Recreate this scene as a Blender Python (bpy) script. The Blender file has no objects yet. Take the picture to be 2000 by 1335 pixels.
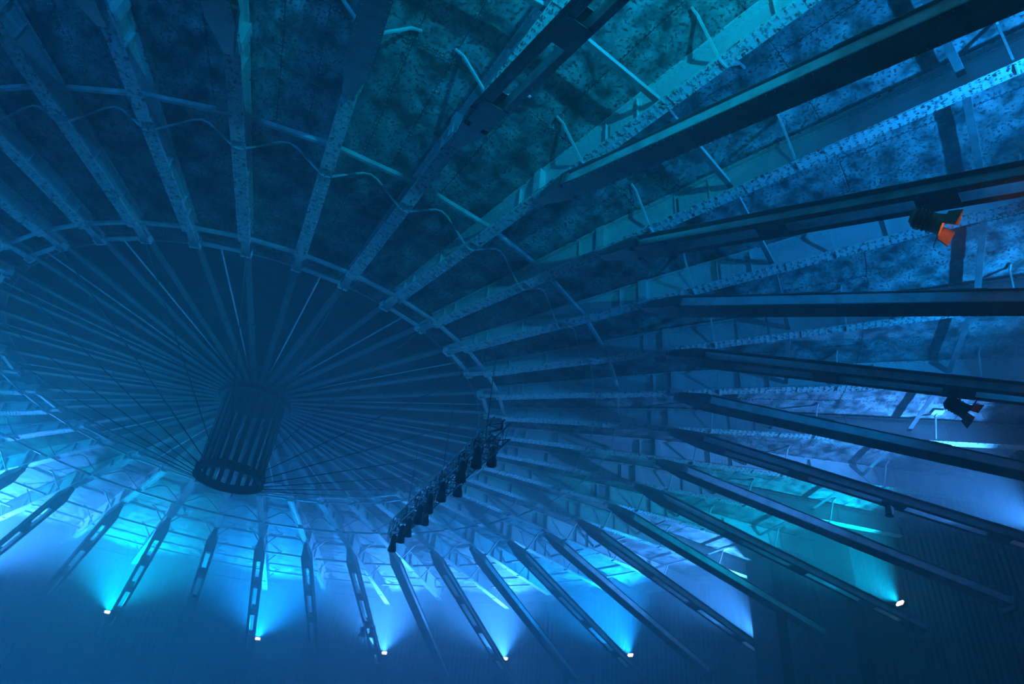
import bpy, math, random
from mathutils import Vector, Matrix
random.seed(7)
PI = math.pi
D = bpy.data
COL = bpy.context.scene.collection
SC = bpy.context.scene

# ------------------------------------------------------------------ camera, world, light, exposure
ZC = 1.7                                   # eye height above the hall floor
CAM_D, YAW, ELEV, ROLL, FPX = 24.51, 0.3802, 0.6143, 0.1043, 1370.9
PHASE = 4.8559                             # direction of roof girder 0
cd = D.cameras.new('camera')
cam = D.objects.new('camera', cd)
COL.objects.link(cam)
f = Vector((math.sin(YAW) * math.cos(ELEV), math.cos(YAW) * math.cos(ELEV), math.sin(ELEV)))
r0 = Vector((math.cos(YAW), -math.sin(YAW), 0))
u0 = r0.cross(f)
rr = r0 * math.cos(ROLL) + u0 * math.sin(ROLL)
uu = -r0 * math.sin(ROLL) + u0 * math.cos(ROLL)
mw = Matrix((rr, uu, -f)).transposed().to_4x4()
mw.translation = Vector((0, -CAM_D, ZC))
cam.matrix_world = mw
cd.sensor_width = 36.0
cd.lens = FPX / 2000.0 * 36.0
cd.clip_start, cd.clip_end = 0.05, 300
SC.camera = cam

HAZE_NEAR, HAZE_FAR = 0.021, 0.056
w = D.worlds.new('hall_air')
SC.world = w
w.use_nodes = True
nt = w.node_tree
nt.nodes.clear()
wo = nt.nodes.new('ShaderNodeOutputWorld')
bg = nt.nodes.new('ShaderNodeBackground')
bg.inputs[0].default_value = (0, 0, 0, 1)
bg.inputs[1].default_value = 0
vs = nt.nodes.new('ShaderNodeVolumeScatter')
vs.inputs['Color'].default_value = (0.97, 0.97, 0.97, 1)
# stage fog hangs thicker on the far side of the hall than near the camera
gp = nt.nodes.new('ShaderNodeNewGeometry')
dt = nt.nodes.new('ShaderNodeVectorMath')
dt.operation = 'DOT_PRODUCT'
dt.inputs[1].default_value = (-0.45, 0.89, 0.0)
mr = nt.nodes.new('ShaderNodeMapRange')
mr.interpolation_type = 'SMOOTHSTEP'
mr.inputs['From Min'].default_value = -22.0
mr.inputs['From Max'].default_value = 22.0
mr.inputs['To Min'].default_value = HAZE_NEAR
mr.inputs['To Max'].default_value = HAZE_FAR
nt.links.new(gp.outputs['Position'], dt.inputs[0])
nt.links.new(dt.outputs['Value'], mr.inputs['Value'])
nt.links.new(mr.outputs['Result'], vs.inputs['Density'])
w.cycles.volume_step_size = 25.0
vs.inputs['Anisotropy'].default_value = 0.3
nt.links.new(bg.outputs[0], wo.inputs['Surface'])
nt.links.new(vs.outputs[0], wo.inputs['Volume'])

SC.view_settings.view_transform = 'Standard'
SC.view_settings.look = 'None'
SC.view_settings.gamma = 1.0
SC.view_settings.use_curve_mapping = False
SC.view_settings.exposure = 1.45
SC.cycles.volume_bounces = 1
SC.cycles.max_bounces = 4
SC.cycles.volume_max_steps = 8
SC.cycles.use_denoising = True
SC.cycles.sample_clamp_indirect = 4.0

TEAL = (0.0, 0.40, 0.76)
CYAN = (0.004, 0.29, 1.0)
BLUE = (0.04, 0.285, 1.0)
# stage uplights on every second strut: index -> (colour, watts)
UP = {-4: (CYAN, 1300), -2: (CYAN, 1400), 0: (TEAL, 3200), 2: (CYAN, 1700), 4: (CYAN, 1700), 6: (BLUE, 4500), 8: (TEAL, 4600),
      10: (BLUE, 8000), 12: (CYAN, 11500), 14: (BLUE, 14000), 16: (BLUE, 15000), 18: (CYAN, 17000), 20: (TEAL, 17000),
      22: (BLUE, 27000), 24: (TEAL, 26000), 26: (CYAN, 16000), 28: (CYAN, 9000), 30: (CYAN, 4000), 32: (CYAN, 3000)}
UP_TILT, UP_TILT_FAR = math.radians(35), math.radians(39)   # beam axis above the horizontal, towards the hub
UP_CONE, UP_CONE_FAR = math.radians(88), math.radians(100)

def lamp(name, kind, loc, power, colour, direction=None, **kw):
    l = D.lights.new(name, kind)
    l.energy = power
    l.color = colour
    for k, v in kw.items():
        setattr(l, k, v)
    o = D.objects.new(name, l)
    o.location = loc
    if direction is not None:
        o.rotation_euler = Vector(direction).to_track_quat('-Z', 'Y').to_euler()
    COL.objects.link(o)
    return o

# added unseen blue fill spots low in the hall, lifting the ambient haze
HAZE_FILL = (0.0, 0.12, 0.66)
for wx, wy, pw, dx, dy, dz in ((-15, 2, 13000, -0.5, 0.6, -0.2), (-3, 13, 10500, -0.1, 1, -0.25), (11, 9, 4200, 0.7, 0.6, -0.2)):
    lamp('haze_fill_spot', 'SPOT', (wx, wy, 1.2), pw, HAZE_FILL, (dx, dy, dz), spot_size=math.radians(150), spot_blend=1.0, shadow_soft_size=0.5)

# ------------------------------------------------------------------ materials
def mat(name, c0, c1, scale=3.0, lo=0.4, hi=0.62, rough=0.6, metal=0.0, bump=0.15, detail=8.0, spots=None, stretch=None):
    m = D.materials.new(name)
    m.use_nodes = True
    n = m.node_tree
    b = n.nodes['Principled BSDF']
    b.inputs['Roughness'].default_value = rough
    b.inputs['Metallic'].default_value = metal
    g = n.nodes.new('ShaderNodeNewGeometry')
    src = g.outputs['Position']
    if stretch:
        mp = n.nodes.new('ShaderNodeMapping')
        mp.inputs['Scale'].default_value = stretch
        n.links.new(src, mp.inputs['Vector'])
        src = mp.outputs[0]
    nz = n.nodes.new('ShaderNodeTexNoise')
    nz.inputs['Scale'].default_value = scale
    nz.inputs['Detail'].default_value = detail
    nz.inputs['Roughness'].default_value = 0.62
    n.links.new(src, nz.inputs['Vector'])
    cr = n.nodes.new('ShaderNodeValToRGB')
    cr.color_ramp.elements[0].position = lo
    cr.color_ramp.elements[0].color = (*c0, 1)
    cr.color_ramp.elements[1].position = hi
    cr.color_ramp.elements[1].color = (*c1, 1)
    n.links.new(nz.outputs['Fac'], cr.inputs['Fac'])
    out = cr.outputs['Color']
    if spots:
        col, sc, thr = spots
        n2 = n.nodes.new('ShaderNodeTexNoise')
        n2.inputs['Scale'].default_value = sc
        n2.inputs['Detail'].default_value = 4
        n.links.new(src, n2.inputs['Vector'])
        c2 = n.nodes.new('ShaderNodeValToRGB')
        c2.color_ramp.elements[0].position = thr
        c2.color_ramp.elements[1].position = thr + 0.05
        n.links.new(n2.outputs['Fac'], c2.inputs['Fac'])
        mx = n.nodes.new('ShaderNodeMix')
        mx.data_type = 'RGBA'
        n.links.new(c2.outputs['Color'], mx.inputs['Factor'])
        n.links.new(out, mx.inputs[6])
        mx.inputs[7].default_value = (*col, 1)
        out = mx.outputs[2]
    n.links.new(out, b.inputs['Base Color'])
    if bump:
        bp = n.nodes.new('ShaderNodeBump')
        bp.inputs['Strength'].default_value = bump
        bp.inputs['Distance'].default_value = 0.02
        n.links.new(nz.outputs['Fac'], bp.inputs['Height'])
        n.links.new(bp.outputs[0], b.inputs['Normal'])
    return m

def glow(name, colour, strength):
    m = D.materials.new(name)
    m.use_nodes = True
    b = m.node_tree.nodes['Principled BSDF']
    b.inputs['Base Color'].default_value = (0.05, 0.05, 0.05, 1)
    b.inputs['Emission Color'].default_value = (*colour, 1)
    b.inputs['Emission Strength'].default_value = strength
    m.cycles.emission_sampling = 'NONE'
    return m

M_PLATE = mat('rusty_roof_plate', (0.03, 0.029, 0.027), (0.46, 0.455, 0.45), 2.0, 0.38, 0.66, 0.75, 0, 0.5, 15, ((0.05, 0.048, 0.045), 15.0, 0.55))
M_CROWN = mat('stained_crown_plate', (0.08, 0.078, 0.075), (0.17, 0.17, 0.17), 0.7, 0.45, 0.6, 0.8, 0, 0.1, 6)
M_WEB = mat('painted_girder_web', (0.46, 0.46, 0.45), (0.56, 0.56, 0.55), 2.0, 0.35, 0.6, 0.6, 0, 0.05, 6)
M_FLANGE = mat('flaking_flange_paint', (0.12, 0.115, 0.11), (0.66, 0.65, 0.63), 9.0, 0.34, 0.48, 0.5, 0, 0.3, 8, ((0.05, 0.045, 0.04), 11.0, 0.60))
M_RAFTER = mat('dimmed_rafter', (0.11, 0.11, 0.109), (0.19, 0.19, 0.185), 5.0, 0.38, 0.6, 0.7, 0, 0.1, 6)  # darkened to stand in for the weak light on the crown
M_STRUT = mat('shaded_strut_steel', (0.10, 0.10, 0.10), (0.17, 0.17, 0.17), 3.0, 0.4, 0.6, 0.6, 0, 0.1, 6)  # shade on undersides and flanges put into the colour
M_CHANNEL = mat('lit_strut_channel', (0.34, 0.34, 0.33), (0.58, 0.58, 0.57), 2.6, 0.34, 0.55, 0.65, 0, 0.1, 8)  # paler tone stands in for uplight falling on the strut sides
M_TIE = mat('pale_tie_bar', (0.40, 0.40, 0.39), (0.55, 0.55, 0.54), 4.0, 0.35, 0.6, 0.5, 0, 0.05, 4)
M_RIVET = mat('rivet_steel', (0.30, 0.29, 0.28), (0.45, 0.44, 0.43), 8.0, 0.4, 0.6, 0.4, 0, 0.0, 2)
M_DARK = mat('black_steel', (0.020, 0.020, 0.022), (0.045, 0.045, 0.048), 5.0, 0.4, 0.6, 0.5, 0, 0.05, 4)
M_HUB = mat('dark_hub_steel', (0.05, 0.05, 0.05), (0.10, 0.10, 0.10), 3.0, 0.4, 0.6, 0.6, 0, 0.1, 6)
M_ALU = mat('aluminium_truss', (0.25, 0.25, 0.26), (0.36, 0.36, 0.37), 6.0, 0.4, 0.6, 0.35, 0.7, 0.0, 2)
M_WALL = mat('dark_sheet_wall', (0.03, 0.03, 0.031), (0.06, 0.06, 0.062), 0.5, 0.35, 0.65, 0.8, 0, 0.1, 8, None, (1, 1, 0.25))
M_FLOOR = mat('concrete_floor', (0.06, 0.06, 0.06), (0.11, 0.11, 0.11), 1.2, 0.35, 0.65, 0.7, 0, 0.1, 8)
M_PIER = mat('black_pier_cladding', (0.018, 0.018, 0.02), (0.035, 0.035, 0.038), 1.5, 0.4, 0.6, 0.8, 0, 0.05, 5)
M_ORANGE_LIT = mat('orange_lit_housing', (0.40, 0.16, 0.06), (0.52, 0.22, 0.08), 6.0, 0.4, 0.6, 0.4, 0.2, 0.0, 2)  # orange tone stands in for the lantern's glow on housing and doors
M_WHITE = mat('white_plate', (0.75, 0.75, 0.75), (0.85, 0.85, 0.85), 3.0, 0.4, 0.6, 0.4, 0, 0.0, 2)
M_LENS = glow('lit_uplight_lens', (1.0, 0.80, 0.72), 4.0)
M_AMBER = glow('lit_amber_lens', (1.0, 0.42, 0.05), 3.0)

# ------------------------------------------------------------------ mesh helpers
class MB:
    def __init__(s):
        s.v, s.f = [], []
    def add(s, vs, fs):
        n = len(s.v)
        s.v += [tuple(p) for p in vs]
        s.f += [tuple(i + n for i in q) for q in fs]
        return s
    def box(s, x0, x1, y0, y1, z0, z1):
        return s.add([(x0, y0, z0), (x1, y0, z0), (x1, y1, z0), (x0, y1, z0), (x0, y0, z1), (x1, y0, z1), (x1, y1, z1), (x0, y1, z1)],
                     [(3, 2, 1, 0), (4, 5, 6, 7), (0, 1, 5, 4), (1, 2, 6, 5), (2, 3, 7, 6), (3, 0, 4, 7)])
    def prism(s, prof, y0, y1):            # closed outline in x,z pushed from y0 to y1
        k = len(prof)
        vs = [(x, y0, z) for x, z in prof] + [(x, y1, z) for x, z in prof]
        fs = [tuple(range(k)), tuple(range(2 * k - 1, k - 1, -1))]
        fs += [(i, i + k, (i + 1) % k + k, (i + 1) % k) for i in range(k)]
        return s.add(vs, fs)
    def strip(s, xs, zs, y0, y1, t):       # plate of thickness t (downwards if negative) following x,z
        k = len(xs)
        vs = []
        for x, z in zip(xs, zs):
            vs += [(x, y0, z), (x, y1, z), (x, y1, z + t), (x, y0, z + t)]
        fs = []
        for i in range(k - 1):
            a, b = 4 * i, 4 * i + 4
            fs += [(a + j, a + (j + 1) % 4, b + (j + 1) % 4, b + j) for j in range(4)]
        fs += [(3, 2, 1, 0), (4 * k - 4, 4 * k - 3, 4 * k - 2, 4 * k - 1)]
        return s.add(vs, fs)
    def bar(s, p, q, wd, ht, up=(0, 0, 1)):
        p, q = Vector(p), Vector(q)
        d = (q - p).normalized()
        up = Vector(up)
        if abs(d.dot(up)) > 0.98:
            up = Vector((1, 0, 0))
        sd = d.cross(up).normalized() * (wd / 2)
        u = sd.cross(d).normalized() * (ht / 2)
        return s.add([p - sd - u, p + sd - u, p + sd + u, p - sd + u, q - sd - u, q + sd - u, q + sd + u, q - sd + u],
                     [(3, 2, 1, 0), (4, 5, 6, 7), (0, 1, 5, 4), (1, 2, 6, 5), (2, 3, 7, 6), (3, 0, 4, 7)])
    def lathe(s, p, q, prof, n=12, caps=True):   # prof: (fraction along p-q, radius)
        p, q = Vector(p), Vector(q)
        d = q - p
        dn = d.normalized()
        a = dn.orthogonal().normalized()
        b = dn.cross(a)
        vs, fs = [], []
        for t, r in prof:
            for j in range(n):
                an = 2 * PI * j / n
                vs.append(p + d * t + (a * math.cos(an) + b * math.sin(an)) * r)
        for i in range(len(prof) - 1):
            for j in range(n):
                k = (j + 1) % n
                fs.append((i * n + j, i * n + k, (i + 1) * n + k, (i + 1) * n + j))
        if caps:
            fs.append(tuple(range(n - 1, -1, -1)))
            fs.append(tuple((len(prof) - 1) * n + j for j in range(n)))
        return s.add(vs, fs)
    def tube(s, p, q, r, n=8):
        return s.lathe(p, q, [(0, r), (1, r)], n)
    def ring(s, R, z0, z1, wd, n=40, ph=0.0):   # flat hoop
        vs, fs = [], []
        for j in range(n):
            a = 2 * PI * j / n + ph
            c, q = math.cos(a), math.sin(a)
            vs += [(R * c, R * q, z0), ((R + wd) * c, (R + wd) * q, z0), ((R + wd) * c, (R + wd) * q, z1), (R * c, R * q, z1)]
        for j in range(n):
            a, b = 4 * j, 4 * ((j + 1) % n)
            fs += [(a + k, a + (k + 1) % 4, b + (k + 1) % 4, b + k) for k in range(4)]
        return s.add(vs, fs)
    def rivet(s, c, nrm, r=0.018, h=0.014):
        c, nrm = Vector(c), Vector(nrm)
        a = nrm.orthogonal().normalized()
        b = nrm.cross(a)
        vs = []
        for rad, hh in ((r, 0), (r * 0.6, h)):
            for j in range(5):
                an = 2 * PI * j / 5
                vs.append(c + (a * math.cos(an) + b * math.sin(an)) * rad + nrm * hh)
        fs = [(j, (j + 1) % 5, (j + 1) % 5 + 5, j + 5) for j in range(5)] + [(5, 6, 7, 8, 9)]
        return s.add(vs, fs)
    def mesh(s, name, m, smooth=False):
        me = D.meshes.new(name)
        me.from_pydata(s.v, [], s.f)
        me.update()
        me.materials.append(m)
        if smooth:
            for p in me.polygons:
                p.use_smooth = True
        return me

def put(name, me, parent=None, loc=(0, 0, 0), rotz=0.0):
    o = D.objects.new(name, me)
    o.location = loc
    o.rotation_euler = (0, 0, rotz)
    COL.objects.link(o)
    if parent is not None:
        o.parent = parent
    return o

def tag(o, label, cat, group=None):
    o['label'] = label
    o['category'] = cat
    if group:
        o['group'] = group
    return o

def thing(name, label, cat, loc, rotz=0.0, group=None):
    o = D.objects.new(name, None)
    o.empty_display_size = 0.3
    o.location = loc
    o.rotation_euler = (0, 0, rotz)
    COL.objects.link(o)
    return tag(o, label, cat, group)

def struct(o):
    o['kind'] = 'structure'
    return o

def ang(i):
    return PHASE + 2 * PI * i / 40

def pol(R, i, z, t=0.0):
    a = ang(i)
    return Vector((R * math.cos(a) - t * math.sin(a), R * math.sin(a) + t * math.cos(a), z))

def lerp(tab, x):
    for (x0, y0), (x1, y1) in zip(tab, tab[1:]):
        if x <= x1:
            return y0 + (y1 - y0) * (x - x0) / (x1 - x0)
    return tab[-1][1]

ORD = ['', 'first', 'second', 'third', 'fourth', 'fifth', 'sixth', 'seventh', 'eighth', 'ninth', 'tenth', 'eleventh', 'twelfth',
       'thirteenth', 'fourteenth', 'fifteenth', 'sixteenth', 'seventeenth', 'eighteenth', 'nineteenth', 'twentieth']
MARK = {2: 'the copper-lit lantern', 4: 'the orange-sparked black lantern', 6: 'the lone black lamp', 16: 'the pair of bell lamps'}

def place_words(i, marks=MARK):
    """where strut or girder i stands, counted round the ring from a strut that carries a lamp"""
    i = (i + 6) % 40 - 6
    best = min(marks, key=lambda m: (min(abs(i - m), 40 - abs(i - m)), m))
    d = (i - best + 20) % 40 - 20
    if d == 0:
        return None, marks[best]
    return ORD[abs(d)] + (' clockwise' if d > 0 else ' anticlockwise'), marks[best]

# heights above the floor
ROOF = [(0, 12.36), (8.2, 12.40), (9.5, 12.47), (11.2, 12.54), (15, 12.74), (19, 12.80), (27.6, 12.80)]
BOT = [(8.4, 12.10), (9.2, 12.06), (15, 12.0), (24.5, 12.0), (27.4, 12.0)]
def zr(R): return lerp(ROOF, R) + ZC
def zb(R): return lerp(BOT, R) + ZC
R_WALL = 27.4

# ------------------------------------------------------------------ floor, wall, ceiling
fl = MB()
fl.lathe((0, 0, -0.2), (0, 0, 0), [(0, R_WALL + 0.3), (1, R_WALL + 0.3)], 80)
struct(put('floor', fl.mesh('floor', M_FLOOR)))

wall = D.objects.new('wall_round', None)
COL.objects.link(wall)
struct(wall)
wp = MB()                                   # one bay of ribbed sheet wall
NR = 14
vs, fs = [], []
da = 2 * PI / 40
pts = []
for k in range(NR):
    for q, dr in ((0.0, 0.0), (0.25, 0.0), (0.42, 0.07), (0.83, 0.07)):
        pts.append(((k + q) / NR, dr))
pts.append((1.0, 0.0))
for t, dr in pts:
    a = (t - 0.5) * da
    for R, z in ((R_WALL - dr, 0.0), (R_WALL - dr, zr(27.4) - 0.05), (R_WALL + 0.12, zr(27.4) - 0.05), (R_WALL + 0.12, 0.0)):
        vs.append((R * math.cos(a), R * math.sin(a), z))
for i in range(len(pts) - 1):
    a, b = 4 * i, 4 * i + 4
    fs += [(a + j, b + j, b + (j + 1) % 4, a + (j + 1) % 4) for j in range(4)]
wp.add(vs, fs)
wme = wp.mesh('wall_panel', M_WALL)
for i in range(40):
    put('wall_panel', wme, wall, (0, 0, 0), ang(i))

ceil = D.objects.new('ceiling', None)
COL.objects.link(ceil)
struct(ceil)
RINGS = [8.2, 12.0, 16.0, 20.4, 24.4, 27.6]
def sector(R0, R1, a0, a1, z_off, nr=3, na=3, t=0.012, gap=0.006):
    b = MB()
    vs, fs = [], []
    R0 += gap
    R1 -= gap
    for lvl in (0, 1):
        for i in range(nr + 1):
            R = R0 + (R1 - R0) * i / nr
            for j in range(na + 1):
                a = a0 + (a1 - a0) * j / na
                aa = a + (gap / R if j == 0 else (-gap / R if j == na else 0))
                vs.append((R * math.cos(aa), R * math.sin(aa), zr(R) + z_off + lvl * t))
    W = na + 1
    L = (nr + 1) * W
    for i in range(nr):
        for j in range(na):
            q = i * W + j
            fs.append((q, q + 1, q + W + 1, q + W))
            fs.append((L + q + W, L + q + W + 1, L + q + 1, L + q))
    edge = [j for j in range(W)] + [i * W + na for i in range(1, nr + 1)] + [nr * W + j for j in range(na - 1, -1, -1)] + [i * W for i in range(nr - 1, 0, -1)]
    for a, c in zip(edge, edge[1:] + edge[:1]):
        fs.append((c, a, a + L, c + L))
    return b.add(vs, fs)
near = range(-4, 8)
for r in range(5):
    for c in range(3):
        a0, a1 = (c / 3) * da, ((c + 1) / 3) * da
        me = sector(RINGS[r], RINGS[r + 1], a0, a1, 0.02 + 0.014 * ((r + c) % 2), 3, 2).mesh('roof_plate', M_PLATE)
        for i in near:
            put('roof_plate', me, ceil, (0, 0, 0), ang(i))
for r in range(4):
    R1 = RINGS[r + 1] if r < 3 else RINGS[5]
    for par in (0, 1):
        me = sector(RINGS[r], R1, 0, da, 0.02 + 0.014 * ((r + par) % 2), 4, 4).mesh('roof_plate', M_PLATE)
        for i in range(8, 36):
            if i % 2 == par and r < 3 or (r == 3 and i % 2 == par):
                put('roof_plate', me, ceil, (0, 0, 0), ang(i))
cm = sector(4.9, 8.22, 0, da * 2, 0.03, 3, 6).mesh('crown_plate', M_CROWN)
cm2 = sector(0.02, 4.92, 0, da * 4, 0.045, 3, 8, 0.012, 0.0).mesh('crown_plate', M_CROWN)
for k in range(20):
    put('crown_plate', cm, ceil, (0, 0, 0), ang(2 * k))
for k in range(10):
    put('crown_plate', cm2, ceil, (0, 0, 0), ang(4 * k))
b = MB()                                    # weather skin above the plates keeps the roof closed
b.lathe((0, 0, zr(20) + 0.15), (0, 0, zr(20) + 0.35), [(0, R_WALL + 0.3), (1, R_WALL + 0.3)], 80)
put('roof_skin', b.mesh('roof_skin', M_DARK), ceil)
rv = MB()
for c in (1, 2):
    a = c / 3 * da
    R = 8.4
    while R < 24.2:
        for s in (-0.035, 0.035):
            rv.rivet((R * math.cos(a) - s * math.sin(a), R * math.sin(a) + s * math.cos(a), zr(R) + 0.02), (0, 0, -1), 0.016, 0.018)
        R += 0.11
for R in RINGS[1:4]:
    for k in range(int(R * da / 0.1)):
        a = da * (k + 0.5) / int(R * da / 0.1)
        for s in (-0.04, 0.04):
            rv.rivet(((R + s) * math.cos(a), (R + s) * math.sin(a), zr(R) + 0.02), (0, 0, -1), 0.016, 0.018)
rme = rv.mesh('seam_rivets', M_PLATE)
for i in near:
    o = put('seam_rivets', rme, ceil, (0, 0, 0), ang(i))
    o['kind'] = 'stuff'
# crown seam strap
b = MB()
for k in range(80):
    a, c = 2 * PI * k / 80, 2 * PI * (k + 1) / 80
    z = zr(8.2) + 0.018
    b.bar((8.2 * math.cos(a), 8.2 * math.sin(a), z), (8.2 * math.cos(c), 8.2 * math.sin(c), z), 0.05, 0.014)
put('seam_strap', b.mesh('seam_strap', M_TIE), ceil)

# ------------------------------------------------------------------ roof girders
G0 = 15.0
gz = zb(G0)
def L(R, z): return (R - G0, z - gz)
xs = [9.05, 9.5, 11.2, 15, 19, 24.5, 27.2]
def prof_pts(fn, dz=0.0): return [L(R, fn(R) + dz) for R in xs]
low, top = prof_pts(zb, 0.02), prof_pts(zr, -0.02)
web = MB()
web.prism(low + top[::-1], -0.008, 0.008)
ME_WEB = web.mesh('web', M_WEB)
b = MB()
b.strip([p[0] for p in prof_pts(zb)], [p[1] for p in prof_pts(zb)], -0.16, 0.16, 0.022)
ME_BF = b.mesh('bottom_flange', M_FLANGE)
b = MB()
b.strip([p[0] for p in prof_pts(zr)], [p[1] - 0.002 for p in prof_pts(zr)], -0.13, 0.13, -0.018)
ME_TF = b.mesh('top_flange', M_FLANGE)
def angle_strip(sy, fn, up, wd=0.085):
    b = MB()
    pp = prof_pts(fn)
    s = 1 if up else -1
    b.strip([p[0] for p in pp], [p[1] + s * 0.022 for p in pp], sy * 0.008, sy * 0.022, s * wd)
    b.strip([p[0] for p in pp], [p[1] + s * 0.022 for p in pp], sy * 0.022, sy * 0.10, s * 0.012)
    return b
ME_ANG = [angle_strip(sy, fn, up).mesh('flange_angle', M_WEB) for sy in (-1, 1) for fn, up in ((zb, True), (zr, False))]
def stiff(R, wd, ln=0.014):
    b = MB()
    z0, z1 = zb(R) + 0.03, zr(R) - 0.03
    x = R - G0
    for sy in (-1, 1):
        b.box(x - ln / 2, x + ln / 2, min(sy * 0.008, sy * wd), max(sy * 0.008, sy * wd), z0 - gz, z1 - gz)
        b.box(x - ln / 2, x + 0.07, min(sy * 0.008, sy * 0.02), max(sy * 0.008, sy * 0.02), z0 - gz, z1 - gz)
    return b.mesh('stiffener', M_WEB)
ME_ST = [stiff(R, wd) for R, wd in ((9.54, 0.09), (9.97, 0.09), (11.2, 0.09), (14.27, 0.10), (16.96, 0.09), (17.81, 0.09), (20.9, 0.09), (24.2, 0.10))]
# heavy post over the strut head
b = MB()
z0, z1 = -0.12, zr(15) - 0.03 - gz
for sy in (-1, 1):
    b.box(-0.16, -0.145, min(sy * 0.009, sy * 0.17), max(sy * 0.009, sy * 0.17), z0 + 0.14, z1)
    b.box(0.05, 0.065, min(sy * 0.009, sy * 0.17), max(sy * 0.009, sy * 0.17), z0 + 0.14, z1)
    b.box(-0.16, 0.065, min(sy * 0.17, sy * 0.182), max(sy * 0.17, sy * 0.182), z0 + 0.14, z1)
b.box(-0.2, 0.14, -0.15, 0.15, -0.05, -0.001)
b.box(-0.02, 0.12, -0.11, 0.11, -0.13, -0.05)
ME_POST = b.mesh('strut_post', M_WEB)
b = MB()
for sy in (-1, 1):
    b.box(16.96 - G0, 17.81 - G0, min(sy * 0.009, sy * 0.02), max(sy * 0.009, sy * 0.02), 0.12, zr(17) - gz - 0.12)
ME_SPL = b.mesh('splice_plate', M_WEB)
ME_COV = []
for R0, R1 in ((9.1, 10.2), (12.6, 14.9), (18.6, 22.4)):
    b = MB()
    b.box(R0 - G0, R1 - G0, -0.145, 0.145, min(zb(R0), zb(R1)) - gz - 0.016, max(zb(R0), zb(R1)) - gz)
    ME_COV.append(b.mesh('cover_plate', M_FLANGE))
# inner seat: stub beam and bracket, then the shallow crown rafter
b = MB()
x0, x1 = 8.45 - G0, 9.06 - G0
b.box(x0, x1, -0.10, 0.10, zb(8.5) - gz + 0.02, zb(8.5) - gz + 0.04)
b.box(x0, x1, -0.01, 0.01, zb(8.5) - gz + 0.04, zr(8.8) - gz)
b.box(x0 - 0.03, x0, -0.13, 0.13, zb(8.5) - gz - 0.02, zb(8.5) - gz + 0.10)
b.box(x0 - 0.03, x0 + 0.16, -0.14, -0.125, zb(8.5) - gz - 0.02, zb(8.5) - gz + 0.18)
b.box(x0 - 0.03, x0 + 0.16, 0.125, 0.14, zb(8.5) - gz - 0.02, zb(8.5) - gz + 0.18)
ME_SEAT = b.mesh('inner_seat', M_WEB)
b = MB()
b.strip([1.3 - G0, 8.45 - G0], [zr(1.3) - gz - 0.15, zr(8.4) - gz - 0.16], -0.09, 0.09, 0.014)
b.strip([1.3 - G0, 8.45 - G0], [zr(1.3) - gz - 0.14, zr(8.4) - gz - 0.15], -0.006, 0.006, 0.15)
b.box(4.95 - G0, 4.99 - G0, -0.14, 0.14, zr(5) - gz - 0.16, zr(5) - gz - 0.13)
ME_RAF = b.mesh('crown_rafter', M_RAFTER)
rv = MB()
R = 9.15
k = 0
while R < 24.6:
    z = zb(R) - gz
    for y in (-0.125, -0.07, 0.07, 0.125):
        rv.rivet((R - G0, y, z - (0.016 if (9.1 < R < 10.2 or 12.6 < R < 14.9 or 18.6 < R < 22.4) else 0)), (0, 0, -1), 0.019, 0.02)
    for sy in (-1, 1):
        rv.rivet((R - G0, sy * 0.022, z + 0.07), (0, sy, 0), 0.017, 0.016)
        rv.rivet((R - G0, sy * 0.022, zr(R) - gz - 0.07), (0, sy, 0), 0.017, 0.016)
    R += 0.155
for sy in (-1, 1):
    for cx in range(6):
        for cz in range(5):
            rv.rivet((16.96 - G0 + 0.1 + cx * 0.13, sy * 0.02, 0.16 + cz * 0.115), (0, sy, 0), 0.016, 0.015)
    for cz in range(9):
        rv.rivet((-0.10, sy * 0.182, 0.06 + cz * 0.075), (0, sy, 0), 0.016, 0.015)
ME_RIV = rv.mesh('rivets', M_RIVET)
# bracing rods from the bottom flange up to the roof plates on both sides
def brace(R, sy, ty, th):
    b = MB()
    z0, z1 = zb(R) - gz + 0.01, zr(R) - gz + 0.01
    x = R - G0
    b.bar((x, sy * 0.10, z0), (x, sy * (ty - 0.12), z1 - 0.06), th, th * 0.7, (1, 0, 0))
    b.bar((x, sy * (ty - 0.14), z1 - 0.065), (x, sy * (ty + 0.08), z1 - 0.012), th, th * 0.6, (1, 0, 0))
    b.bar((x, -sy * 0.02, z0 - 0.03), (x, sy * 0.12, z0), th * 1.5, th * 0.5, (1, 0, 0))
    return b.mesh('brace', M_TIE)
ME_BR = [brace(R, sy, ty, th) for R, ty, th in ((12.35, 0.92, 0.045), (16.3, 0.84, 0.06), (19.75, 0.80, 0.06), (23.65, 0.62, 0.06)) for sy in (-1, 1)]
b = MB()
b.box(23.48 - G0, 23.82 - G0, -0.86, -0.56, zr(23.6) - gz - 0.035, zr(23.6) - gz - 0.015)
ME_GUS = b.mesh('head_plate', M_WHITE)
PARTS = [('web', ME_WEB), ('bottom_flange', ME_BF), ('top_flange', ME_TF), ('strut_post', ME_POST), ('splice_plate', ME_SPL),
         ('inner_seat', ME_SEAT), ('crown_rafter', ME_RAF)] + [('flange_angle', m) for m in ME_ANG] + [('stiffener', m) for m in ME_ST] + [('cover_plate', m) for m in ME_COV]
for i in range(-6, 34):
    pw, mk = place_words(i)
    lab = ('riveted roof girder whose strut carries ' + mk) if pw is None else ('riveted roof girder, %s from the one over %s' % (pw, mk))
    g = thing('roof_girder', lab, 'girder', pol(G0, i, gz), ang(i), 'radial plate girders under the roof')
    for n, m in PARTS:
        put(n, m, g)
    for m in ME_BR:
        put('brace', m, g)
    o = put('rivets', ME_RIV, g)
    o['kind'] = 'stuff'
    if i in (6, 10, 14):
        o = put('head_plate', ME_GUS, g)
        o['label'] = 'small white plate at the top of the outer brace'

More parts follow.
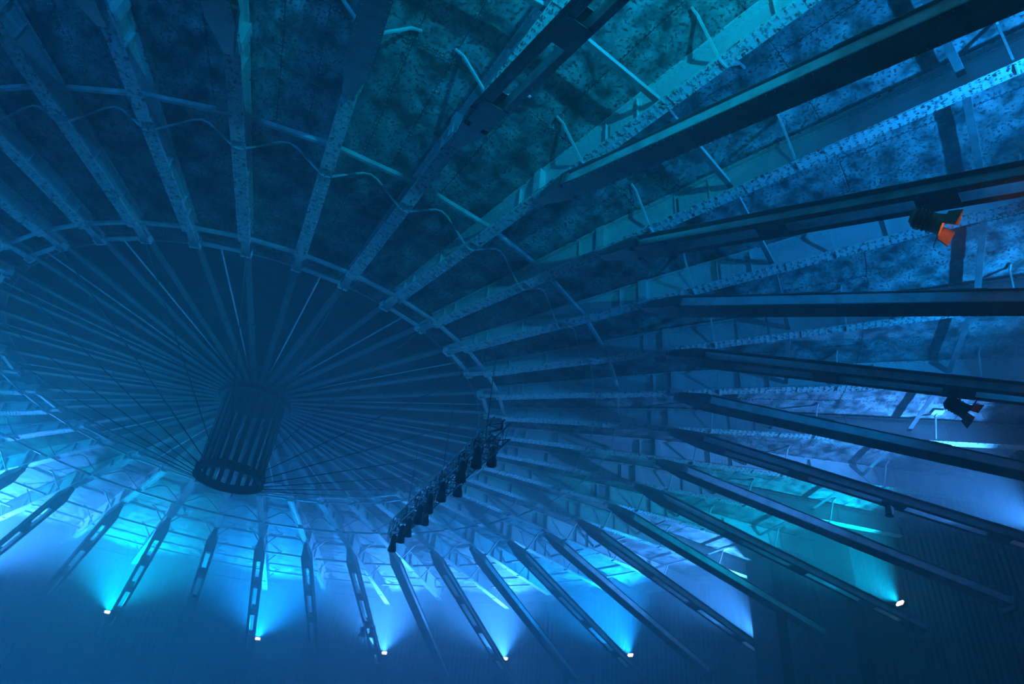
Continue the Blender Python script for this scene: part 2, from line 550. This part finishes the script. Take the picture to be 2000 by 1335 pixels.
# ------------------------------------------------------------------ tie rings between the girders
def tie_meshes(R, z, ht, wd, mb, mw_, cut=0.03):
    p, q = pol(R, 0, z), pol(R, 1, z)
    d = (q - p).normalized()
    rad = pol(1, 0.5, 0)
    b = MB()
    b.bar(p + d * cut, q - d * cut, wd, 0.012)
    c = MB()
    c.bar(p + d * cut + Vector((0, 0, ht / 2)) + rad * (wd / 2), q - d * cut + Vector((0, 0, ht / 2)) + rad * (wd / 2), 0.012, ht)
    return b.mesh('tie_bar', mb), c.mesh('tie_web', mw_)
def tie_ring(label, R, z, ht, wd, mb):
    t = thing('tie_ring', label, 'tie ring', (0, 0, 0), 0, 'tie rings linking the girders')
    m1, m2 = tie_meshes(R, z, ht, wd, mb, M_TIE)
    for i in range(40):
        put('tie_bar', m1, t, (0, 0, 0), 2 * PI * i / 40)
        put('tie_web', m2, t, (0, 0, 0), 2 * PI * i / 40)
    return t
tie_ring('long ring of pale tie bars crossing the girders in front of the strut heads', 13.15, zb(13.1) + 0.12, 0.11, 0.07, M_TIE)
tie_ring('ring of tie bars with shaded undersides linking girder webs just beyond the strut heads', 18.3, zb(18.3) + 0.20, 0.12, 0.11, M_STRUT)
tie_ring('outermost ring of broad tie bars close to the wall', 22.9, zb(22.9) + 0.40, 0.12, 0.15, M_STRUT)  # outer two rings: underside shade put into the bar colour
tie_ring('short-barred tie ring at the inner ends of the girders', 9.15, zb(9.1) + 0.06, 0.08, 0.08, M_TIE)
t = thing('crown_ring', 'broken ring of bright beams in alternate bays around the shallow crown', 'ring beam', (0, 0, 0))
b = MB()
p, q = pol(8.58, 1, zb(8.6) + 0.05), pol(8.58, 2, zb(8.6) + 0.05)
d = (q - p).normalized()
p, q = p + d * 0.16, q - d * 0.16
b.bar(p, q, 0.13, 0.014)
b.bar(p + Vector((0, 0, 0.16)), q + Vector((0, 0, 0.16)), 0.13, 0.014)
b.bar(p + Vector((0, 0, 0.08)), q + Vector((0, 0, 0.08)), 0.012, 0.15)
me = b.mesh('ring_beam', M_TIE)
b = MB()
b.tube(pol(8.5, 1.5, zb(8.5) + 0.10), pol(2.2, 1.5, zr(2.2) - 0.10), 0.022, 6)
me2 = b.mesh('thin_rod', M_TIE)
for k in range(20):
    put('ring_beam', me, t, (0, 0, 0), 2 * PI * 2 * k / 40)
    put('thin_rod', me2, t, (0, 0, 0), 2 * PI * 2 * k / 40)

# ------------------------------------------------------------------ raking struts
S0 = Vector((15.5, 0, 11.74 + ZC))
S1 = Vector((26.37, 0, 8.50 + ZC))
sdir = (S1 - S0).normalized()
s_ang = math.atan2(-sdir.z, sdir.x)
SLEN = (R_WALL - 0.05 - 15.5) / math.cos(s_ang)
def sx(R): return (R - 15.5) / math.cos(s_ang)
H2 = 0.16
def strut_mesh_rot(o):
    o.rotation_euler = (0, s_ang, 0)
b = MB()
def channel(sy, yw_):
    b = MB()
    y0, y1 = sy * (yw_ - 0.012), sy * yw_
    b.box(sx(16.0), SLEN, min(y0, y1), max(y0, y1), -H2, H2)
    return b.mesh('channel', M_CHANNEL)
def lips(sy, yw_, ye):
    b = MB()
    y1, y2 = sy * yw_, sy * ye
    for z0, z1 in ((-H2, -H2 + 0.016), (H2 - 0.016, H2)):
        b.box(sx(15.85), SLEN, min(y1, y2), max(y1, y2), z0, z1)
    y0 = sy * (yw_ - 0.012)
    b.box(sx(15.85), sx(16.0), min(y0, y2), max(y0, y2), -H2, H2)
    return b.mesh('flange', M_STRUT)
ME_CH = [channel(-1, 0.137), channel(1, 0.137)]
ME_LIP = [lips(-1, 0.137, 0.27), lips(1, 0.137, 0.27)]
ME_CH_S = [channel(-1, 0.19), channel(1, 0.19)]
ME_LIP_S = [lips(-1, 0.19, 0.25), lips(1, 0.19, 0.25)]
BAT = [(16.0, 16.75), (18.75, 19.35), (21.55, 22.2), (24.5, 25.1), (26.2, 27.2)]
b = MB()
ME_BAT_T, ME_BAT_B = [], []
for R0, R1 in BAT:
    b = MB()
    b.box(sx(R0), sx(R1), -0.26, 0.26, -H2 - 0.014, -H2)
    b.box(sx(R0), sx(R0) + 0.012, -0.125, 0.125, -H2, -H2 + 0.07)
    ME_BAT_B.append(b.mesh('batten_plate', M_STRUT))
    b = MB()
    b.box(sx(R0) + 0.05, sx(R1) + 0.05, -0.26, 0.26, H2, H2 + 0.014)
    ME_BAT_T.append(b.mesh('batten_plate', M_STRUT))
b = MB()
b.box(sx(15.95), SLEN, -0.25, 0.25, -H2 - 0.014, -H2)
ME_COVER = b.mesh('bottom_plate', M_STRUT)
b = MB()                                    # tapered head that runs up to the girder post
xh = [sx(14.92), sx(15.25), sx(15.85), sx(16.2)]
yw = [0.10, 0.14, 0.27, 0.27]
zt = [0.10, 0.13, H2, H2]
vs, fs = [], []
for x, y, z in zip(xh, yw, zt):
    vs += [(x, -y, -z), (x, y, -z), (x, y, z), (x, -y, z)]
for k in range(3):
    a, c = 4 * k, 4 * k + 4
    fs += [(a, a + 1, c + 1, c), (a + 2, a + 3, c + 3, c + 2)]
    if k < 2:
        fs += [(a + 1, a + 2, c + 2, c + 1), (a + 3, a, c, c + 3)]
fs += [(3, 2, 1, 0)]
b.add(vs, fs)
ME_HEAD = b.mesh('head_gusset', M_STRUT)
rv = MB()
x = sx(15.95)
while x < SLEN - 0.1:
    for sy in (-1, 1):
        rv.rivet((x, sy * 0.215, H2), (0, 0, 1), 0.016, 0.016)
        rv.rivet((x, sy * 0.215, -H2 - 0.014), (0, 0, -1), 0.016, 0.012)
    x += 0.16
for sy in (-1, 1):
    for k in range(8):
        for z in (-0.07, 0.07):
            rv.rivet((sx(16.05) + k * 0.1, sy * 0.137, z), (0, sy, 0), 0.016, 0.016)
ME_SRV = rv.mesh('rivets', M_RIVET)
b = MB()
b.box(SLEN - 0.06, SLEN, -0.36, 0.36, -0.32, 0.32)
ME_FOOT = b.mesh('wall_shoe', M_STRUT)
SOLID = (1, 3, 5, 7, 9, 11, 13, 15, -1, -3)
for i in range(-4, 25):
    pw, mk = place_words(i)
    kind = 'solid-bottomed' if i in SOLID else 'ladder-plated'
    lab = ('raking %s strut that carries %s' % (kind, mk)) if pw is None else ('raking %s strut, %s from that with %s' % (kind, pw, mk))
    s = thing('raking_strut', lab, 'strut', pol(15.5, i, S0.z), ang(i), 'raking struts round the hall')
    kids = [('channel', m) for m in (ME_CH_S if i in SOLID else ME_CH)] + [('flange', m) for m in (ME_LIP_S if i in SOLID else ME_LIP)] + [('head_gusset', ME_HEAD), ('wall_shoe', ME_FOOT)]
    if i in SOLID:
        kids.append(('bottom_plate', ME_COVER))
        kids += [('batten_plate', m) for m in ME_BAT_T]
    else:
        kids += [('batten_plate', m) for m in ME_BAT_T + ME_BAT_B]
    for n, m in kids:
        strut_mesh_rot(put(n, m, s))
    o = put('rivets', ME_SRV, s)
    o['kind'] = 'stuff'
    strut_mesh_rot(o)

def on_strut(R, i, off=0.0, t=0.0):
    """point on the strut axis at radius R, lifted by off"""
    z = S0.z + (S1.z - S0.z) * (R - 15.5) / (S1.x - 15.5)
    return pol(R, i, z + off, t)

# ------------------------------------------------------------------ uplights on every second strut
b = MB()
b.box(-0.11, 0.11, -0.20, 0.20, -0.10, 0.05)
b.box(-0.13, 0.13, -0.22, 0.22, 0.05, 0.08)
for k in range(5):
    b.box(-0.14, -0.11, -0.17 + k * 0.08, -0.155 + k * 0.08, -0.08, 0.03)
ME_UH = b.mesh('housing', M_DARK)
b = MB()
b.box(-0.09, 0.09, -0.15, 0.15, 0.08, 0.14)
ME_UL = b.mesh('lens', M_LENS)
b = MB()
for sy in (-1, 1):
    b.bar((0, sy * 0.235, -0.26), (0, sy * 0.235, 0.0), 0.015, 0.05, (0, 1, 0))
b.box(-0.03, 0.03, -0.24, 0.24, -0.275, -0.26)
ME_UY = b.mesh('yoke', M_DARK)
for i, (colr, pwr) in UP.items():
    pw, mk = place_words(i)
    cn = {TEAL: 'teal', CYAN: 'cyan', BLUE: 'pale blue'}[colr]
    lab = ('%s uplight at the foot of the strut with %s' % (cn, mk)) if pw is None else ('%s uplight on the strut %s from that with %s' % (cn, pw, mk))
    base = pol(26.42, i, 9.03 + ZC, {20: 0.36, 18: -0.36, 16: -0.25}.get(i, 0.0))
    u = thing('uplight', lab, 'stage light', base, ang(i), 'uplights at the feet of the struts')
    for n, m in (('housing', ME_UH), ('lens', ME_UL)):
        o = put(n, m, u)
        o.rotation_euler = (0, (UP_TILT if i < 8 else UP_TILT_FAR) - PI / 2, 0)
    put('yoke', ME_UY, u)
    a = ang(i)
    e = UP_TILT if i < 8 else UP_TILT_FAR
    dv = Vector((-math.cos(a) * math.cos(e), -math.sin(a) * math.cos(e), math.sin(e)))
    lamp('uplight_beam', 'SPOT', base + dv * 0.20, pwr, colr, dv, spot_size=UP_CONE if i < 8 else UP_CONE_FAR, spot_blend=1.0, shadow_soft_size=0.10)

# ------------------------------------------------------------------ hub cage and its cables
RH, ZH0, ZH1 = 1.10, 9.10 + ZC, zr(1.0) - 0.02
hub = thing('hub_cage', 'dark barred drum hanging from the centre of the roof', 'hub', (0, 0, ZH0))
b = MB()
b.ring(RH - 0.09, 0, 0.26, 0.015, 48)
b.ring(RH - 0.09, 0, 0.02, 0.17, 48)
b.ring(RH - 0.09, 0.24, 0.26, 0.17, 48)
put('lower_ring', b.mesh('lower_ring', M_HUB), hub)
b = MB()
b.ring(RH - 0.07, ZH1 - ZH0 - 0.28, ZH1 - ZH0, 0.02, 48)
b.ring(RH - 0.07, ZH1 - ZH0 - 0.28, ZH1 - ZH0 - 0.26, 0.22, 48)
put('upper_ring', b.mesh('upper_ring', M_HUB), hub)
b = MB()
b.box(RH - 0.04, RH - 0.028, -0.075, 0.075, 0.2, ZH1 - ZH0 - 0.1)
b.box(RH - 0.07, RH - 0.02, -0.08, -0.07, 0.2, ZH1 - ZH0 - 0.1)
b.box(RH - 0.07, RH - 0.02, 0.07, 0.08, 0.2, ZH1 - ZH0 - 0.1)
me = b.mesh('upright', M_HUB)
for k in range(20):
    put('upright', me, hub, (0, 0, 0), ang(2 * k + 1))
b = MB()
b.tube((RH - 0.02, 0, -0.16), (RH - 0.02, 0, 0.03), 0.018, 6)
me = b.mesh('hanger_pin', M_HUB)
for k in (17.5, 26.5, 34, 8):
    put('hanger_pin', me, hub, (0, 0, 0), ang(k))
b = MB()
b.tube((RH + 0.06, 0, ZH0 + 0.13), (8.5, 0, zb(8.5) + 0.0), 0.017, 6)
me = b.mesh('tie_cable', M_HUB)
for i in range(-6, 34, 2):
    pw, mk = place_words(i)
    lab = ('thin hub cable to the girder over ' + mk) if pw is None else ('thin hub cable to the girder %s from that over %s' % (pw, mk))
    o = put('tie_cable', me, None, (0, 0, 0), ang(i))
    tag(o, lab, 'cable', 'tie cables fanning out from the hub')

# ------------------------------------------------------------------ lighting truss with hanging cans
TZ = 9.15 + ZC
TA, TB = pol(6.33, 10.02, TZ), pol(10.68, 3.12, TZ)
td = (TB - TA).normalized()
tn = Vector((0, 0, 1)).cross(td)
tl = (TB - TA).length
TW = 0.26
truss = thing('lighting_truss', 'box truss hung with black stage cans beside the hub', 'truss', (TA + TB) / 2)
off = -(TA + TB) / 2
def tpt(s, y, z): return TA + td * s + tn * y + Vector((0, 0, z)) + off
for y in (-TW, TW):
    for z in (-TW, TW):
        b = MB()
        b.tube(tpt(0, y, z), tpt(tl, y, z), 0.028, 8)
        put('chord', b.mesh('chord', M_ALU), truss)
b = MB()
n = int(tl / 0.5)
for k in range(n):
    s0, s1 = tl * k / n, tl * (k + 1) / n
    for (ya, za), (yb, zb_) in (((-TW, -TW), (TW, -TW)), ((-TW, TW), (TW, TW)), ((-TW, -TW), (-TW, TW)), ((TW, -TW), (TW, TW))):
        b.tube(tpt(s0, ya, za), tpt(s1, yb, zb_), 0.014, 5)
        b.tube(tpt(s0, ya, za), tpt(s0, yb, zb_), 0.014, 5)
o = put('lacing', b.mesh('lacing', M_ALU), truss)
o['kind'] = 'stuff'
b = MB()
prev = None
for k in range(41):
    s = tl * k / 40
    p = tpt(s, 0.12 + 0.08 * math.sin(k * 1.7), TW + 0.05 + 0.04 * math.sin(k * 2.3))
    if prev is not None:
        b.tube(prev, p, 0.035, 6)
    prev = p
put('cable_loom', b.mesh('cable_loom', M_DARK), truss)
for s in (0.12, 0.5, 0.88):
    b = MB()
    p = tpt(tl * s, 0, TW)
    b.tube(p, (p.x, p.y, 12.25 + ZC - TZ), 0.014, 6)
    put('hanging_wire', b.mesh('hanging_wire', M_DARK), truss)
b = MB()
b.lathe((0, 0, -0.62), (0, 0, 0.0), [(0, 0.155), (0.04, 0.16), (0.28, 0.145), (0.34, 0.115), (0.86, 0.11), (1.0, 0.05)], 14, False)
b.lathe((0, 0, -0.40), (0, 0, -0.38), [(0, 0.12), (1, 0.12)], 14)
ME_CAN = b.mesh('can', M_DARK, True)
b = MB()
for sy in (-1, 1):
    b.bar((0, sy * 0.16, -0.18), (0, sy * 0.16, 0.14), 0.012, 0.04, (0, 1, 0))
b.box(-0.02, 0.02, -0.166, 0.166, 0.13, 0.15)
b.tube((0, 0, 0.14), (0, 0, 0.26), 0.03, 8)
ME_YK = b.mesh('yoke', M_DARK)
spots = [(0.02, 0.05, 0), (0.14, 0.10, 0), (0.22, 0.10, 0.0), (0.37, 0.2, 0), (0.49, 0.25, 0), (0.61, 0.25, 0), (0.79, 0.3, 0), (0.91, 0.3, 0), (0.22, -0.45, 0.55), (0.55, -0.45, 0.55), (0.83, -0.45, 0.55)]
for k, (s, y, lift) in enumerate(spots):
    if k < 8:
        lab = 'black stage can under the truss, %s from its end away from the hall wall' % ORD[k + 1]
        lab = 'black stage can hung under the truss, %s from the low end near the uplights' % ORD[k + 1]
    else:
        lab = 'black stage can clamped on the hub side of the truss, %s from the low end' % ORD[k - 7]
    c = thing('stage_can', lab, 'stage light', TA + td * (tl * s) + tn * (-y) + Vector((0, 0, -TW - 0.02 + lift)), math.atan2(td.y, td.x) + 0.3, 'black cans on the truss')
    put('can', ME_CAN, c)
    put('yoke', ME_YK, c)

# ------------------------------------------------------------------ lanterns on the struts
def lantern(R, i, label, scale, aim, lens, drop=0.0, side=0.0, housing=None, doors=True):
    base = on_strut(R, i, -H2 - 0.02 - drop, side)
    t = thing('lantern', label, 'stage light', base, 0, None)
    hm = housing or M_DARK
    a = Vector(aim).normalized()
    up = Vector((0, 0, 1))
    sd = a.cross(up).normalized()
    up = sd.cross(a)
    c = Vector((0, 0, -0.36 * scale))
    b = MB()
    b.lathe(c - a * 0.24 * scale, c + a * 0.20 * scale, [(0, 0.09 * scale), (0.12, 0.15 * scale), (0.8, 0.15 * scale), (1, 0.17 * scale)], 16, False)
    b.lathe(c - a * 0.25 * scale, c - a * 0.23 * scale, [(0, 0.09 * scale), (1, 0.09 * scale)], 16)
    put('housing', b.mesh('housing', hm, False), t)
    b = MB()
    for k in range(4):
        b.lathe(c - a * (0.16 - 0.06 * k) * scale, c - a * (0.145 - 0.06 * k) * scale, [(0, 0.168 * scale), (1, 0.168 * scale)], 16)
    put('cooling_fins', b.mesh('cooling_fins', M_DARK), t)
    b = MB()
    b.lathe(c + a * 0.08 * scale, c + a * 0.10 * scale, [(0, 0.14 * scale), (1, 0.14 * scale)], 16)
    put('lens', b.mesh('lens', lens), t)
    if doors:
        look = (Vector((0, -CAM_D, ZC)) - base).normalized()
        flipped = max(range(4), key=lambda j: (up, -up, sd, -sd)[j].dot(look))   # the door swung wide open
        for k, (e, q) in enumerate(((up, sd), (-up, sd), (sd, up), (-sd, up))):
            b = MB()
            p0 = c + a * 0.20 * scale + e * 0.17 * scale
            p1 = p0 + ((a * 0.17 + e * 0.07) if k != flipped else (a * 0.02 + e * 0.17)) * scale
            w0, w1 = 0.13 * scale, 0.16 * scale
            nn = (p1 - p0).cross(q).normalized() * 0.006
            b.add([p0 - q * w0 - nn, p0 + q * w0 - nn, p1 + q * w1 - nn, p1 - q * w1 - nn, p0 - q * w0 + nn, p0 + q * w0 + nn, p1 + q * w1 + nn, p1 - q * w1 + nn],
                  [(0, 1, 2, 3), (7, 6, 5, 4), (0, 4, 5, 1), (1, 5, 6, 2), (2, 6, 7, 3), (3, 7, 4, 0)])
            put('barn_door', b.mesh('barn_door', hm), t)
    b = MB()
    for s in (-1, 1):
        b.bar(c + sd * s * 0.19 * scale, c + sd * s * 0.19 * scale + Vector((0, 0, 0.24 * scale)), 0.015, 0.045)
    b.bar(c - sd * 0.19 * scale + Vector((0, 0, 0.24 * scale)), c + sd * 0.19 * scale + Vector((0, 0, 0.24 * scale)), 0.045, 0.015)
    b.tube(c + Vector((0, 0, 0.24 * scale)), (0, 0, 0.03), 0.03, 8)
    put('yoke', b.mesh('yoke', M_DARK), t)
    b = MB()
    b.box(-0.06, 0.06, -0.06, 0.06, -0.02, 0.05)
    put('clamp', b.mesh('clamp', M_DARK), t)
    return t, base + c, a
t, c, a = lantern(21.6, 2, 'stage lantern with copper-lit barn doors hanging under a strut at the right', 1.15, (0.75, -0.62, -0.62), M_AMBER, housing=M_ORANGE_LIT)
lamp('lantern_beam', 'SPOT', c + a * 0.13, 4.0, (1.0, 0.40, 0.05), a, spot_size=math.radians(110), spot_blend=0.3, shadow_soft_size=0.05)
t, c, a = lantern(21.7, 4, 'black stage lantern showing a small orange spark beneath a strut', 1.15, (0.75, -0.5, -0.75), M_AMBER)
t, c, a = lantern(21.65, 6, 'lone small black lamp clamped under a strut low at the right', 0.75, (-0.2, 0.1, -1), M_DARK, doors=False)
b = MB()
b.lathe((0, 0, -0.62), (0, 0, -0.1), [(0, 0.24), (0.05, 0.245), (0.4, 0.14), (0.9, 0.12), (1, 0.05)], 16, False)
b.lathe((0, 0, -0.42), (0, 0, -0.40), [(0, 0.14), (1, 0.14)], 14)
ME_BELL = b.mesh('shade', M_DARK, True)
b = MB()
for sy in (-1, 1):
    b.bar((0, sy * 0.16, -0.3), (0, sy * 0.16, 0.0), 0.014, 0.035, (0, 1, 0))
b.bar((0, -0.17, 0.0), (0, 0.17, 0.0), 0.035, 0.014)
b.tube((0, 0, 0.0), (0, 0, 0.14), 0.03, 8)
ME_BY = b.mesh('yoke', M_ALU)
for k, (tt, lab) in enumerate(((0.14, 'left-hand bell-shaped black lamp of the pair under one strut'), (-0.40, 'right-hand bell-shaped black lamp of the pair under one strut'))):
    t = thing('bell_lamp', lab, 'stage light', on_strut(21.5, 16, -H2 - 0.18, tt), ang(16), 'pair of bell lamps on one strut')
    put('shade', ME_BELL, t)
    put('yoke', ME_BY, t)
    if k == 0:
        b = MB()
        b.bar((0, 0.0, 0.14), (0, -0.45, 0.16), 0.05, 0.05)
        put('arm', b.mesh('arm', M_DARK), t)

# ------------------------------------------------------------------ piers in front of the wall
def pier(R0, R1, i0, i1, label):
    t = thing('pier', label, 'pier', pol((R0 + R1) / 2, (i0 + i1) / 2, 0))
    o = t.location
    b = MB()
    quad = [pol(R0, i0, 0), pol(R1, i0, 0), pol(R1, i1, 0), pol(R0, i1, 0)]
    zt = zr(26) - 0.25
    vs = [(p.x - o.x, p.y - o.y, z) for z in (0, zt) for p in quad]
    b.add(vs, [(3, 2, 1, 0), (4, 5, 6, 7), (0, 1, 5, 4), (1, 2, 6, 5), (2, 3, 7, 6), (3, 0, 4, 7)])
    put('shaft', b.mesh('shaft', M_PIER), t)
    b = MB()
    q2 = [pol(R0 - 0.05, i0 - 0.02, 0), pol(R1, i0 - 0.02, 0), pol(R1, i1 + 0.02, 0), pol(R0 - 0.05, i1 + 0.02, 0)]
    vs = [(p.x - o.x, p.y - o.y, z) for z in (0, 0.3) for p in q2]
    b.add(vs, [(3, 2, 1, 0), (4, 5, 6, 7), (0, 1, 5, 4), (1, 2, 6, 5), (2, 3, 7, 6), (3, 0, 4, 7)])
    put('plinth', b.mesh('plinth', M_PIER), t)
    return t
pier(25.4, 26.1, 9.53, 9.91, 'black boxed pier hiding the foot of a strut, low at the right')
pier(25.6, 26.2, 8.50, 8.88, 'black boxed pier with one teal-lit edge, low at the right')

# ------------------------------------------------------------------ loose power cable above a strut
p0, p3 = on_strut(21.75, 6, H2 + 0.01, 0.1), pol(20.3, 6.25, zr(20.3) - 0.02)
b = MB()
prev = None
for k in range(17):
    u = k / 16
    p = p0.lerp(p3, u)
    p.z -= 0.55 * u * (1 - u) * 2
    if prev is not None:
        b.tube(prev, p, 0.012, 5)
    prev = p
tag(put('power_cable', b.mesh('power_cable', M_WHITE)), 'thin pale cable sagging from the roof to the strut with the lone black lamp', 'cable')
